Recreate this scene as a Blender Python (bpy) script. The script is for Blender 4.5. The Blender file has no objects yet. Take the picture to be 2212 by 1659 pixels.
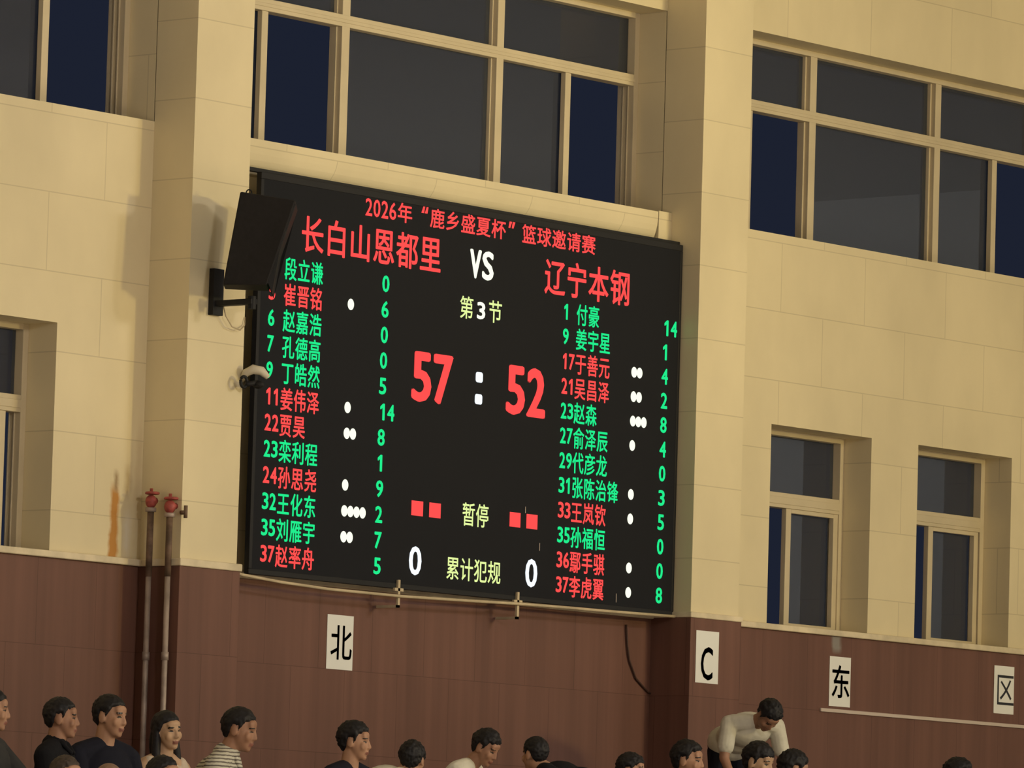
import bpy, bmesh, math, random
import numpy as np
from mathutils import Matrix, Vector, noise

random.seed(7)
S = bpy.context.scene
C = S.collection
R = math.radians

# ------------------------------------------------------------------ camera
cam_d = bpy.data.cameras.new('camera')
cam = bpy.data.objects.new('camera', cam_d)
C.objects.link(cam)
S.camera = cam
RIGHT = Vector((0.63608, -0.77108, 0.028947))
UP = Vector((-0.09067, -0.037436, 0.995177))
FWD = Vector((0.766274, 0.635641, 0.093726))
cam.matrix_world = Matrix(((RIGHT.x, UP.x, -FWD.x, -36.46), (RIGHT.y, UP.y, -FWD.y, -30.6),
                           (RIGHT.z, UP.z, -FWD.z, 1.9), (0, 0, 0, 1)))
cam_d.sensor_width = 36.0
cam_d.lens = 36.0 * 13500 / 2212
cam_d.clip_start = 0.5
cam_d.clip_end = 400

# ------------------------------------------------------------------ world: night sky
w = bpy.data.worlds.new('night_sky')
S.world = w
w.use_nodes = True
w.node_tree.nodes['Background'].inputs['Color'].default_value = (0.0115, 0.0150, 0.0285, 1)
w.node_tree.nodes['Background'].inputs['Strength'].default_value = 1.0

S.view_settings.view_transform = 'Standard'
S.view_settings.look = 'None'
S.view_settings.gamma = 1.0
S.view_settings.use_curve_mapping = False
S.view_settings.exposure = 0.0

# ------------------------------------------------------------------ unseen hall lamps, several added as fill
def lamp(name, loc, aim, power, col, cone, radius=0.6, blend=1.0):
    d = bpy.data.lights.new(name, 'SPOT')
    d.energy = power
    d.color = col
    d.shadow_soft_size = radius
    d.spot_size = R(cone)
    d.spot_blend = blend
    o = bpy.data.objects.new(name, d)
    o.location = loc
    o.rotation_euler = (Vector(aim) - Vector(loc)).to_track_quat('-Z', 'Y').to_euler()
    C.objects.link(o)
    return o

WARM = (1.0, 0.80, 0.32)
PALE = (1.0, 0.95, 0.90)
for loc, aim, pw, col, cone in (
        ((7, -25, 7.6), (7, 0.4, 9.8), 5600, WARM, 50), ((5, -25, 7.6), (-5, 0.4, 9.8), 5200, WARM, 50),
        ((7, -19, 11), (4, 0.4, 4.0), 1000, PALE, 75), ((5, -19, 11), (-6, 0.4, 4.0), 1500, PALE, 75),
        ((-14, -22, 10), (-4, 0.4, 5.5), 2800, PALE, 60), ((0, -24, 11.8), (0, -24, 0), 37000, PALE, 140),  # both added: fill for left-facing sides, and bounce off the court floor
        ((-22, -20, 11.8), (-22, -20, 0), 44000, PALE, 140), ((12, -38, 9), (32, -25, 9), 34000, PALE, 110)):  # both added: fill from the left, and light on the mirrored end wall
    lamp('unseen_lamp', loc, aim, pw, col, cone)

# ------------------------------------------------------------------ materials
def mat(name, col, rough=0.6, metal=0.0, noise_amt=0.0, noise_scale=6.0, spec=0.4, bump=0.0, stretch=(1, 1, 1)):
    m = bpy.data.materials.new(name)
    m.use_nodes = True
    nt = m.node_tree
    b = nt.nodes['Principled BSDF']
    b.inputs['Base Color'].default_value = (*col, 1)
    b.inputs['Roughness'].default_value = rough
    b.inputs['Metallic'].default_value = metal
    b.inputs['Specular IOR Level'].default_value = spec
    if noise_amt > 0 or bump > 0:
        tc = nt.nodes.new('ShaderNodeTexCoord')
        mp = nt.nodes.new('ShaderNodeMapping')
        mp.inputs['Scale'].default_value = stretch
        nz = nt.nodes.new('ShaderNodeTexNoise')
        nz.inputs['Scale'].default_value = noise_scale
        nz.inputs['Detail'].default_value = 5
        nt.links.new(tc.outputs['Object'], mp.inputs['Vector'])
        nt.links.new(mp.outputs['Vector'], nz.inputs['Vector'])
        if noise_amt > 0:
            rp = nt.nodes.new('ShaderNodeValToRGB')
            lo = [max(0, c * (1 - noise_amt)) for c in col]
            hi = [min(1, c * (1 + noise_amt)) for c in col]
            rp.color_ramp.elements[0].position = 0.3
            rp.color_ramp.elements[1].position = 0.7
            rp.color_ramp.elements[0].color = (*lo, 1)
            rp.color_ramp.elements[1].color = (*hi, 1)
            nt.links.new(nz.outputs['Fac'], rp.inputs['Fac'])
            nt.links.new(rp.outputs['Color'], b.inputs['Base Color'])
        if bump > 0:
            bp = nt.nodes.new('ShaderNodeBump')
            bp.inputs['Strength'].default_value = bump
            bp.inputs['Distance'].default_value = 0.01
            nt.links.new(nz.outputs['Fac'], bp.inputs['Height'])
            nt.links.new(bp.outputs['Normal'], b.inputs['Normal'])
    return m

def emit(name, col, strength=1.0):
    m = bpy.data.materials.new(name)
    m.use_nodes = True
    nt = m.node_tree
    nt.nodes.remove(nt.nodes['Principled BSDF'])
    e = nt.nodes.new('ShaderNodeEmission')
    e.inputs['Color'].default_value = (*col, 1)
    e.inputs['Strength'].default_value = strength
    nt.links.new(e.outputs[0], nt.nodes['Material Output'].inputs['Surface'])
    return m

def blocks(name, col, joint, bw, rh, xo, zo, offset=0.5, mortar=0.006, vary=0.015, streak=None, rough=0.6, stains=()):
    """blockwork or panels laid out in world x (plus y round the corners) and z"""
    m = bpy.data.materials.new(name)
    m.use_nodes = True
    nt = m.node_tree
    N, L = nt.nodes.new, nt.links.new
    b = nt.nodes['Principled BSDF']
    b.inputs['Roughness'].default_value = rough
    b.inputs['Specular IOR Level'].default_value = 0.3
    tc = N('ShaderNodeTexCoord')
    sp = N('ShaderNodeSeparateXYZ')
    L(tc.outputs['Object'], sp.inputs[0])
    def mth(op, a, c=None, clamp=False):
        n = N('ShaderNodeMath'); n.operation = op; n.use_clamp = clamp
        for i, v in enumerate((a, c)):
            if v is None: continue
            if isinstance(v, (int, float)): n.inputs[i].default_value = v
            else: L(v, n.inputs[i])
        return n.outputs[0]
    u = mth('ADD', mth('ADD', sp.outputs['X'], sp.outputs['Y']), xo)
    v = mth('ADD', sp.outputs['Z'], zo)
    cb = N('ShaderNodeCombineXYZ')
    L(u, cb.inputs[0]); L(v, cb.inputs[1])
    br = N('ShaderNodeTexBrick')
    br.offset = offset
    br.inputs['Scale'].default_value = 1.0
    br.inputs['Brick Width'].default_value = bw
    br.inputs['Row Height'].default_value = rh
    br.inputs['Mortar Size'].default_value = mortar
    br.inputs['Mortar Smooth'].default_value = 0.6
    br.inputs['Bias'].default_value = 0.0
    br.inputs['Color1'].default_value = (*[c * (1 - vary) for c in col], 1)
    br.inputs['Color2'].default_value = (*[min(1, c * (1 + vary)) for c in col], 1)
    br.inputs['Mortar'].default_value = (*joint, 1)
    L(cb.outputs[0], br.inputs['Vector'])
    nz = N('ShaderNodeTexNoise')
    nz.inputs['Detail'].default_value = 6
    nz.inputs['Scale'].default_value = 1.0
    mp = N('ShaderNodeMapping')
    mp.inputs['Scale'].default_value = streak or (1.3, 1.3, 0.8)
    L(tc.outputs['Object'], mp.inputs['Vector'])
    L(mp.outputs[0], nz.inputs['Vector'])
    mr = N('ShaderNodeMapRange')
    mr.inputs['To Min'].default_value = 0.86 if streak else 0.93
    mr.inputs['To Max'].default_value = 1.14 if streak else 1.07
    mr.inputs['From Min'].default_value = 0.3
    mr.inputs['From Max'].default_value = 0.7
    L(nz.outputs['Fac'], mr.inputs['Value'])
    mx = N('ShaderNodeMix'); mx.data_type = 'RGBA'; mx.blend_type = 'MULTIPLY'
    mx.inputs['Factor'].default_value = 1.0
    L(br.outputs['Color'], mx.inputs['A']); L(mr.outputs[0], mx.inputs['B'])
    out = mx.outputs['Result']
    # stains with a shape of their own: (x0, x1, z0, z1, softness, colour, strength)
    wob = N('ShaderNodeTexNoise'); wob.inputs['Scale'].default_value = 9.0; wob.inputs['Detail'].default_value = 4
    L(tc.outputs['Object'], wob.inputs['Vector'])
    wv = mth('MULTIPLY', mth('SUBTRACT', wob.outputs['Fac'], 0.5), 0.07)
    for x0, x1, z0, z1, sx, sz, sc, st in stains:
        xx = mth('ADD', sp.outputs['X'], wv)
        zz = mth('ADD', sp.outputs['Z'], wv)
        a = mth('DIVIDE', mth('SUBTRACT', xx, x0), sx, True)
        c = mth('DIVIDE', mth('SUBTRACT', x1, xx), sx, True)
        d = mth('DIVIDE', mth('SUBTRACT', zz, z0), sz, True)
        e = mth('DIVIDE', mth('SUBTRACT', z1, zz), sz, True)
        k = mth('MULTIPLY', mth('MULTIPLY', mth('MULTIPLY', a, c), mth('MULTIPLY', d, e)), st)
        m2 = N('ShaderNodeMix'); m2.data_type = 'RGBA'
        L(k, m2.inputs['Factor']); L(out, m2.inputs['A'])
        m2.inputs['B'].default_value = (*sc, 1)
        out = m2.outputs['Result']
    L(out, b.inputs['Base Color'])
    return m

WALLC = (0.76, 0.66, 0.435)
JOINT = (0.62, 0.53, 0.34)
RUST = (0.48, 0.21, 0.035)
M = {}
M['wall'] = blocks('cream_block_wall', WALLC, JOINT, 1.16, 0.57, 50.35, -5.10 + 5.7, stains=(
    (-3.615, -3.49, 4.70, 5.36, 0.035, 0.10, RUST, 0.95),
    (-3.58, -3.50, 5.26, 5.46, 0.04, 0.06, (0.26, 0.15, 0.06), 0.8),
    (-3.47, -3.37, 5.22, 5.52, 0.05, 0.10, (0.45, 0.33, 0.18), 0.7),
    (-3.46, -3.36, 4.78, 5.18, 0.05, 0.12, (0.78, 0.72, 0.60), 0.8),
    (-3.36, -3.27, 4.74, 5.9, 0.06, 0.30, (0.52, 0.38, 0.20), 0.5)))
M['pillar'] = blocks('cream_block_pillar', WALLC, JOINT, 3.0, 0.588, 51.3, -5.23 + 5.88)
WOODC = (0.165, 0.078, 0.058)
M['wood'] = blocks('brown_wood_panels', WOODC, (0.115, 0.052, 0.038), 0.61, 0.63, 50.02, -4.13 + 6.3, offset=0.5, mortar=0.004,
                   vary=0.03, streak=(9, 9, 0.35), rough=0.55, stains=((5.12, 5.28, 4.60, 4.82, 0.04, 0.06, (0.30, 0.29, 0.27), 0.8),))
M['ledge'] = mat('pale_ledge', (0.72, 0.62, 0.44), 0.6, noise_amt=0.18, noise_scale=5)
M['alu'] = mat('window_aluminium', (0.62, 0.53, 0.36), 0.45, noise_amt=0.06, noise_scale=3)
M['board'] = mat('led_board_face', (0.0098, 0.0108, 0.0150), 0.75, spec=0.2)
M['black'] = mat('black_housing', (0.016, 0.016, 0.018), 0.6, spec=0.25)
M['dark_plate'] = mat('dark_gap_plate', (0.045, 0.046, 0.044), 0.7, spec=0.2)
M['speaker'] = mat('speaker_black', (0.017, 0.016, 0.017), 0.65, spec=0.2, noise_amt=0.15, noise_scale=30)
M['paper'] = mat('white_paper', (0.86, 0.87, 0.85), 0.7)
M['ink'] = mat('black_ink', (0.02, 0.021, 0.026), 0.6)
M['pipe'] = mat('grey_pipe', (0.36, 0.29, 0.25), 0.5, 0.2, noise_amt=0.3, noise_scale=7)
M['pipe_old'] = mat('corroded_pipe', (0.17, 0.11, 0.075), 0.65, 0.2, noise_amt=0.45, noise_scale=12)
M['valve'] = mat('red_valve', (0.36, 0.07, 0.06), 0.5, noise_amt=0.35, noise_scale=25)
M['cable'] = mat('pale_cable', (0.55, 0.45, 0.30), 0.6, noise_amt=0.15)
M['dark_cable'] = mat('dark_cable', (0.06, 0.028, 0.02), 0.6)
M['white_plastic'] = mat('white_plastic', (0.66, 0.60, 0.48), 0.5)
M['trim'] = mat('white_trim_strip', (0.62, 0.52, 0.46), 0.5)
M['concrete'] = mat('grey_concrete', (0.22, 0.19, 0.16), 0.8, noise_amt=0.15)
M['court'] = mat('court_wood', (0.36, 0.30, 0.22), 0.35, noise_amt=0.1, stretch=(0.4, 6, 1))
M['ceiling'] = mat('ceiling_paint', (0.50, 0.49, 0.46), 0.8)
M['end_wall'] = mat('end_wall_paint', (0.40, 0.41, 0.40), 0.8)
M['far_wall'] = mat('far_wall_paint', (0.44, 0.43, 0.40), 0.8)
M['red'] = emit('led_red', (1.0, 0.075, 0.07), 1.15)
M['green'] = emit('led_green', (0.016, 0.86, 0.27), 1.0)
M['white'] = emit('led_white', (0.96, 1.0, 0.80), 1.15)
M['cold'] = emit('led_cold_white', (0.86, 0.94, 1.0), 1.15)
M['yellow'] = emit('led_yellow', (0.80, 0.95, 0.36), 1.0)

def glass():
    m = bpy.data.materials.new('window_glass')
    m.use_nodes = True
    nt = m.node_tree
    nt.nodes.remove(nt.nodes['Principled BSDF'])
    N, L = nt.nodes.new, nt.links.new
    tr = N('ShaderNodeBsdfTransparent'); tr.inputs['Color'].default_value = (0.50, 0.52, 0.50, 1)
    gl = N('ShaderNodeBsdfGlossy'); gl.inputs['Roughness'].default_value = 0.0
    gl.inputs['Color'].default_value = (1, 1, 1, 1)
    fr = N('ShaderNodeFresnel'); fr.inputs['IOR'].default_value = 1.5
    mx = N('ShaderNodeMixShader')
    ge = N('ShaderNodeNewGeometry')      # the far face of the pane must not mirror totally
    sb = N('ShaderNodeMath'); sb.operation = 'SUBTRACT'; sb.inputs[0].default_value = 1.0
    L(ge.outputs['Backfacing'], sb.inputs[1])
    ml = N('ShaderNodeMath'); ml.operation = 'MULTIPLY'; L(fr.outputs[0], ml.inputs[0]); L(sb.outputs[0], ml.inputs[1])
    m2 = N('ShaderNodeMath'); m2.operation = 'MULTIPLY'; L(ml.outputs[0], m2.inputs[0]); m2.inputs[1].default_value = 1.0
    L(m2.outputs[0], mx.inputs['Fac']); L(tr.outputs[0], mx.inputs[1]); L(gl.outputs[0], mx.inputs[2])
    du = N('ShaderNodeBsdfDiffuse'); du.inputs['Color'].default_value = (0.58, 0.66, 0.92, 1)     # even bluish haze standing in for hall light mirrored in the panes
    dm = N('ShaderNodeMixShader'); dm.inputs['Fac'].default_value = 0.042
    L(mx.outputs[0], dm.inputs[1]); L(du.outputs[0], dm.inputs[2])
    L(dm.outputs[0], nt.nodes['Material Output'].inputs['Surface'])
    return m
M['glass'] = glass()

# ------------------------------------------------------------------ mesh helpers
def box(bm, x0, x1, y0, y1, z0, z1):
    vs = [bm.verts.new((x, y, z)) for x in (x0, x1) for y in (y0, y1) for z in (z0, z1)]
    for f in ((0, 1, 3, 2), (4, 6, 7, 5), (0, 4, 5, 1), (2, 3, 7, 6), (0, 2, 6, 4), (1, 5, 7, 3)):
        bm.faces.new([vs[i] for i in f])
    return vs

def tube(bm, pts, rad, n=10):
    pts = [Vector(p) for p in pts]
    rads = rad if isinstance(rad, (list, tuple)) else [rad] * len(pts)
    rings = []
    for i, p in enumerate(pts):
        t = (pts[min(i + 1, len(pts) - 1)] - pts[max(i - 1, 0)]).normalized()
        a = Vector((0, 0, 1)) if abs(t.z) < 0.9 else Vector((1, 0, 0))
        e1 = t.cross(a).normalized(); e2 = t.cross(e1)
        rings.append([bm.verts.new(p + (e1 * math.cos(2 * math.pi * k / n) + e2 * math.sin(2 * math.pi * k / n)) * rads[i]) for k in range(n)])
    for a, b in zip(rings, rings[1:]):
        for k in range(n):
            bm.faces.new((a[k], a[(k + 1) % n], b[(k + 1) % n], b[k]))
    bm.faces.new(rings[0][::-1]); bm.faces.new(rings[-1])

def ell(bm, c, r, rot=None, sub=3):
    mtx = Matrix.Translation(Vector(c)) @ (rot.to_4x4() if rot else Matrix.Identity(4)) @ Matrix.Diagonal((r[0], r[1], r[2], 1))
    bmesh.ops.create_icosphere(bm, subdivisions=sub, radius=1.0, matrix=mtx)

def capsule(bm, p0, r0, p1, r1):
    tube(bm, [p0, p1], [r0, r1], 14)
    ell(bm, p0, (r0,) * 3, sub=2); ell(bm, p1, (r1,) * 3, sub=2)

def finish(name, bm, m, parent=None, smooth=False, bevel=0.0):
    bmesh.ops.recalc_face_normals(bm, faces=bm.faces)
    me = bpy.data.meshes.new(name)
    bm.to_mesh(me); bm.free()
    for mm in (m if isinstance(m, (list, tuple)) else [m]):
        me.materials.append(mm)
    if smooth:
        me.polygons.foreach_set('use_smooth', [True] * len(me.polygons))
    o = bpy.data.objects.new(name, me)
    C.objects.link(o)
    if parent: o.parent = parent
    if bevel:
        b = o.modifiers.new('bevel', 'BEVEL'); b.width = bevel; b.segments = 2; b.limit_method = 'ANGLE'
    return o

def boxes(name, lst, m, parent=None, bevel=0.0):
    bm = bmesh.new()
    for b in lst: box(bm, *b)
    return finish(name, bm, m, parent, bevel=bevel)

def empty(name, loc=(0, 0, 0)):
    o = bpy.data.objects.new(name, None)
    o.location = loc; o.empty_display_size = 0.2
    C.objects.link(o)
    return o

def tag(o, label, cat, group=None, kind=None):
    o['label'] = label; o['category'] = cat
    if group: o['group'] = group
    if kind: o['kind'] = kind
    return o

def struct(o, label, cat):
    return tag(o, label, cat, kind='structure')

def to_parent(children, root):
    """children were built in world space; keep them there under the moved Empty"""
    for c in children:
        c.parent = root
        c.matrix_parent_inverse = Matrix.Translation(-Vector(root.location))

# ------------------------------------------------------------------ text
GLYPHS = {'1': ([(0.19, 0.0), (0.29, 0.0), (0.29, 0.69), (0.21, 0.69), (0.04, 0.56), (0.04, 0.46), (0.19, 0.56)], [(0, 1, 2, 3, 4, 5, 6)])}
def glyphs(s):
    """outline mesh of one character as (vertices, faces), in em units"""
    if s not in GLYPHS:
        cu = bpy.data.curves.new('glyph', 'FONT')
        cu.body = s; cu.resolution_u = 3
        o = bpy.data.objects.new('glyph', cu)
        C.objects.link(o)
        bpy.context.view_layer.update()
        me = bpy.data.meshes.new_from_object(o.evaluated_get(bpy.context.evaluated_depsgraph_get()))
        GLYPHS[s] = ([(v.co.x, v.co.y) for v in me.vertices], [tuple(p.vertices) for p in me.polygons])
        bpy.data.objects.remove(o); bpy.data.curves.remove(cu); bpy.data.meshes.remove(me)
    return GLYPHS[s]

def put_char(bm, ch, x0, x1, z0, z1, y, bx, bz, fit):
    """bx, bz: how much the strokes are thickened sideways and up-down, in metres"""
    co, faces = glyphs(ch)
    if not co: return
    if fit:
        ax0, ax1 = min(c[0] for c in co), max(c[0] for c in co)
        ay0, ay1 = min(c[1] for c in co), max(c[1] for c in co)
    else:
        ax0, ax1, ay0, ay1 = 0.0, 1.0, -0.10, 0.86
    x0, x1, z0, z1 = x0 + bx, x1 - bx, z0 + bz, z1 - bz
    P = [(x0 + (c[0] - ax0) / (ax1 - ax0) * (x1 - x0), z0 + (c[1] - ay0) / (ay1 - ay0) * (z1 - z0)) for c in co]
    moves = [(0, 0)] if bx == 0 and bz == 0 else [(bx * math.cos(R(a)), bz * math.sin(R(a))) for a in range(0, 360, 45)]
    for dx, dz in moves:
        vs = [bm.verts.new((x + dx, y, z + dz)) for x, z in P]
        for f in faces:
            bm.faces.new([vs[i] for i in f])

def lettering(name, s, x0, pitch, z0, z1, y, m, parent, bx=0.0, bz=None, fit=False, gap=0.0):
    """one line of characters on a regular pitch; fit stretches each to its cell (digits, capitals)"""
    bm = bmesh.new()
    bz = bx * 0.8 if bz is None else bz
    for i, ch in enumerate(s):
        a = x0 + i * pitch
        b0, b1 = a + gap, a + pitch - gap
        if fit and ch == '1':       # a one keeps its own narrow shape: stem and flag, right of the cell's middle
            one = [c[0] for c in glyphs('1')[0]]; zero = [c[0] for c in glyphs('0')[0]]
            wd = (b1 - b0) * (max(one) - min(one)) / (max(zero) - min(zero)) * 1.12
            b0, b1 = a + pitch * 0.5 - wd * 0.6, a + pitch * 0.5 + wd * 0.4
        put_char(bm, ch, b0, b1, z0, z1, y, bx, bz, fit)
    me = bpy.data.meshes.new(name)
    bm.to_mesh(me); bm.free(); me.materials.append(m)
    o = bpy.data.objects.new(name, me); C.objects.link(o); o.parent = parent
    return o

# ------------------------------------------------------------------ hall shell
Z = 1.9    # height of the surveyed datum above the court
struct(boxes('floor', [(-48, 32, -44, 0.95, -0.3, 0)], M['court']), 'polished wooden court floor below the stands', 'floor')
struct(boxes('ceiling', [(-48, 32, -44, 0.95, 12.6, 12.9)], M['ceiling']), 'pale ceiling high over the hall', 'ceiling')
struct(boxes('wall_front', [(-48, 32, -44.4, -44, 0, 12.6)], M['far_wall']), 'far cream wall on the opposite side of the hall', 'wall')
struct(boxes('wall_left', [(-48.4, -48, -44, 0.95, 0, 12.6)], M['far_wall']), 'end wall of the hall beyond the left edge', 'wall')
struct(boxes('wall_right', [(32, 32.4, -44, 0.95, 0, 12.6)], M['end_wall']), 'end wall of the hall beyond the right edge', 'wall')

UPZ0, UPZ1 = Z + 6.12, Z + 7.765          # upper window band
LWZ0, LWZ1 = Z + 2.905, Z + 4.547         # small windows
LED_Z = Z + 2.855
BAYS = [(-8.66, -3.27), (-2.66, 2.74), (3.36, 8.76)]
SMALL = [(-7.66, -6.27), (-5.62, -4.216), (4.264, 5.655), (6.322, 7.70)]
xs = sorted({-48, 32} | {v for b in BAYS for v in b} | {v for b in SMALL for v in b})
zs = [0, LWZ0, LWZ1, UPZ0, UPZ1, 12.6]
bm = bmesh.new()
for xa, xb in zip(xs, xs[1:]):
    for za, zb in zip(zs, zs[1:]):
        xm, zm = (xa + xb) / 2, (za + zb) / 2
        if LWZ0 < zm < LWZ1 and any(a < xm < b for a, b in SMALL): continue
        if UPZ0 < zm < UPZ1 and any(a < xm < b for a, b in BAYS): continue
        box(bm, xa, xb, 0.40, 0.80, za, zb)
box(bm, 2.575, 2.74, 0.30, 0.42, Z + 5.72, Z + 6.115)
wall = finish('wall_back', bm, M['wall'])
struct(wall, 'cream block wall of the hall with windows and brown panelling below', 'wall')

for (a, b), l in (((-3.27, -2.66), 'cream block pillar left of the scoreboard'), ((2.74, 3.36), 'cream block pillar right of the scoreboard')):
    struct(boxes('pillar', [(a, b, 0, 0.405, LED_Z, 12.6)], M['pillar']), l, 'pillar')
# brown panelling: bays and pillar faces
for (a, b, y0, y1), l in zip(
        ((-8.66, -3.29, 0.38, 0.405), (-2.64, 2.72, 0.38, 0.405), (3.38, 8.76, 0.38, 0.405), (-3.29, -2.64, -0.02, 0.40), (2.72, 3.38, -0.02, 0.40)),
        ('brown wood wainscot of the left bay behind the seated spectators', 'brown wood wainscot under the scoreboard',
         'brown wood wainscot of the right bay under the small windows', 'brown wood cladding on the pillar left of the scoreboard',
         'brown wood cladding on the pillar right of the scoreboard')):
    struct(boxes('wainscot', [(a, b, y0, y1, 0, LED_Z)], M['wood'], bevel=0.004), l, 'wainscot')
for n, ((a, b, y0, y1, z0, z1), l) in enumerate(zip(
        ((-8.66, -3.30, 0.345, 0.40, LED_Z, LED_Z + 0.05), (-2.63, 2.71, 0.345, 0.40, LED_Z - 0.01, LED_Z + 0.04), (3.39, 8.76, 0.345, 0.40, LED_Z, LED_Z + 0.05),
         (-3.30, -2.63, -0.035, 0.395, LED_Z, LED_Z + 0.055), (2.71, 3.39, -0.03, 0.395, LED_Z, LED_Z + 0.045)),
        ('pale ledge under the left small window', 'pale ledge below the scoreboard', 'pale ledge below the two right small windows',
         'pale ledge round the pillar left of the scoreboard', 'pale ledge round the pillar right of the scoreboard'))):
    struct(boxes('trim_%d' % (n + 1), [(a, b, y0, y1, z0, z1)], M['ledge'], bevel=0.008), l, 'ledge')
struct(boxes('trim_6', [(4.99, 8.76, 0.362, 0.382, Z + 2.222, Z + 2.252)], M['trim'], bevel=0.004), 'thin white strip along the right wainscot below the paper signs', 'trim')

bm = bmesh.new()
prof = [(0.42, Z + 6.108)] + [(0.42 - 0.125 * math.cos(R(t)), Z + 6.085 - 0.25 * math.sin(R(t))) for t in (-5, 8, 20, 32, 44, 56, 68, 80, 90)]
ra = [bm.verts.new((-2.66, y, z)) for y, z in prof]; rb = [bm.verts.new((2.56, y, z)) for y, z in prof]
for k in range(len(prof)):
    k2 = (k + 1) % len(prof); bm.faces.new((ra[k], ra[k2], rb[k2], rb[k]))
bm.faces.new(ra[::-1]); bm.faces.new(rb)
struct(finish('trim_7', bm, M['wall']), 'rounded cream apron between the scoreboard top and the window above it', 'trim')

# stepped stand
steps = [(0.38, 2.64, -2.75), (-2.75, 2.24, -4.0), (-4.0, 1.84, -5.0), (-5.0, 1.44, -5.9), (-5.9, 1.04, -6.8), (-6.8, 0.64, -7.7), (-7.7, 0.24, -8.6)]
struct(boxes('bleacher_steps', [(-14, 12, b, a, 0, h) for a, h, b in steps], M['concrete'], bevel=0.01),
       'stepped concrete stand the spectators sit on', 'bleachers')

# ------------------------------------------------------------------ windows
FY0, FY1, GY = 0.68, 0.85, 0.755
def window(n, label, opening, mullions, transom, panes, sashes, FY1=0.85):
    """all members as boxes (x0, x1, z0, z1); panes and sashes likewise"""
    (x0, x1, z0, z1) = opening
    root = empty('window_%d' % n, ((x0 + x1) / 2, FY0, z0))
    parts = []
    fw = 0.055
    parts.append(boxes('window_frame', [(x0, x0 + fw, FY0, FY1, z0, z1), (x1 - fw, x1, FY0, FY1, z0, z1),
                                        (x0 + fw, x1 - fw, FY0, FY1, z1 - 0.045, z1), (x0 + fw, x1 - fw, FY0, FY1, z0, z0 + 0.03),
                                        (x1 - fw - 0.012, x1 - fw, FY0 + 0.05, FY0 + 0.062, z0 + 0.03, transom[0]),
                                        (x1 - fw - 0.012, x1 - fw, FY0 + 0.10, FY0 + 0.112, z0 + 0.03, transom[0])], M['alu'], bevel=0.003))
    for a, b in mullions:
        parts.append(boxes('mullion', [(a, b, FY0 + 0.002, FY0 + 0.115, z0 + 0.03, z1 - 0.045), ((a - 0.018), b + 0.012, FY0 + 0.045, FY0 + 0.115, z0 + 0.03, z1 - 0.045)], M['alu'], bevel=0.003))
    parts.append(boxes('transom', [(x0 + fw, x1 - fw, FY0 + 0.001, FY0 + 0.11, transom[0], transom[1]),
                                   (x0 + fw, x1 - fw, FY0 - 0.006, FY0 + 0.02, transom[0] + 0.03, transom[1] - 0.035)], M['alu'], bevel=0.004))
    for a, b, c, d in panes:
        parts.append(boxes('pane', [(a, b, GY, GY + 0.005, c, d)], M['glass']))
    for a, b, c, d in sashes:
        parts.append(boxes('sash_bar', [(a, b, FY0 + 0.012, FY0 + 0.06, c, d)], M['alu'], bevel=0.003))
    to_parent(parts, root)
    struct(root, label, 'window')
    return root

def upper(n, label, x0, x1, m1, m2, b1, b2):
    t0, t1 = Z + 7.165, Z + 7.258
    z0, z1 = UPZ0, UPZ1
    lo, hi = (z0 + 0.03, t0), (t1, z1 - 0.045)
    P = [(x0 + .055, m1 - .045, *hi), (m1 + .045, m2 - .04, *hi), (m2 + .04, x1 - .055, *hi),
         (x0 + .055, b1, *lo), (m1 + .045, m2 - .04, *lo), (m2 + .04, b2, *lo)]
    window(n, label, (x0, x1, z0, z1), [(m1 - .045, m1 + .045), (m2 - .042, m2 + .042)], (t0, t1), P,
           [(b1 - .035, b1 + .035, *lo), (b2 - .035, b2 + .035, *lo)])
upper(1, 'wide upper window at the left edge, its right sash open to the night', -8.66, -3.27, -6.88, -4.985, -7.76, -4.143)
upper(2, 'wide upper window with cream frame above the scoreboard', -2.66, 2.74, -0.86, 0.99, -1.776, 1.857)
upper(3, 'wide upper window in the right bay above the small windows', 3.36, 8.76, 5.10, 6.89, 4.25, 7.76)

def small(n, label, x0, x1, stile, sash_end, open_right=False):
    t0, t1 = Z + 3.905, Z + 4.03
    z0, z1 = LWZ0, LWZ1
    lo = (z0 + 0.03, t0)
    if not open_right:
        P = [(x0 + .055, x1 - .055, t1, z1 - .045), (stile[1], sash_end, z0 + .05, t0 - .035)]
        sb = [(stile[0], stile[1], *lo), (sash_end, sash_end + .06, *lo), (stile[1], sash_end, t0 - .035, t0), (stile[1], sash_end, z0 + .03, z0 + .05)]
    else:
        P = [(x0 + .055, x1 - .055, t1, z1 - .045), (x0 + .11, stile[0], z0 + .05, t0 - .035)]
        sb = [(stile[0], stile[1], *lo), (x0 + .055, x0 + .11, *lo), (x0 + .11, stile[0], t0 - .035, t0), (x0 + .11, stile[0], z0 + .03, z0 + .05)]
    window(n, label, (x0, x1, z0, z1), [], (t0, t1), P, sb, 0.79)
small(4, 'small lower window of the left bay beyond the left edge', -7.66, -6.27, (-6.95, -6.88), -6.38)
small(5, 'small deep set window at the left edge below the upper window', -5.62, -4.216, (-4.48, -4.41), -4.35, True)
small(6, 'small deep set window nearer the right pillar, left sash slid open', 4.264, 5.655, (4.88, 4.95), 5.54)
small(7, 'small deep set window nearer the right edge, left sash slid open', 6.322, 7.70, (6.90, 6.97), 7.575)

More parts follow.
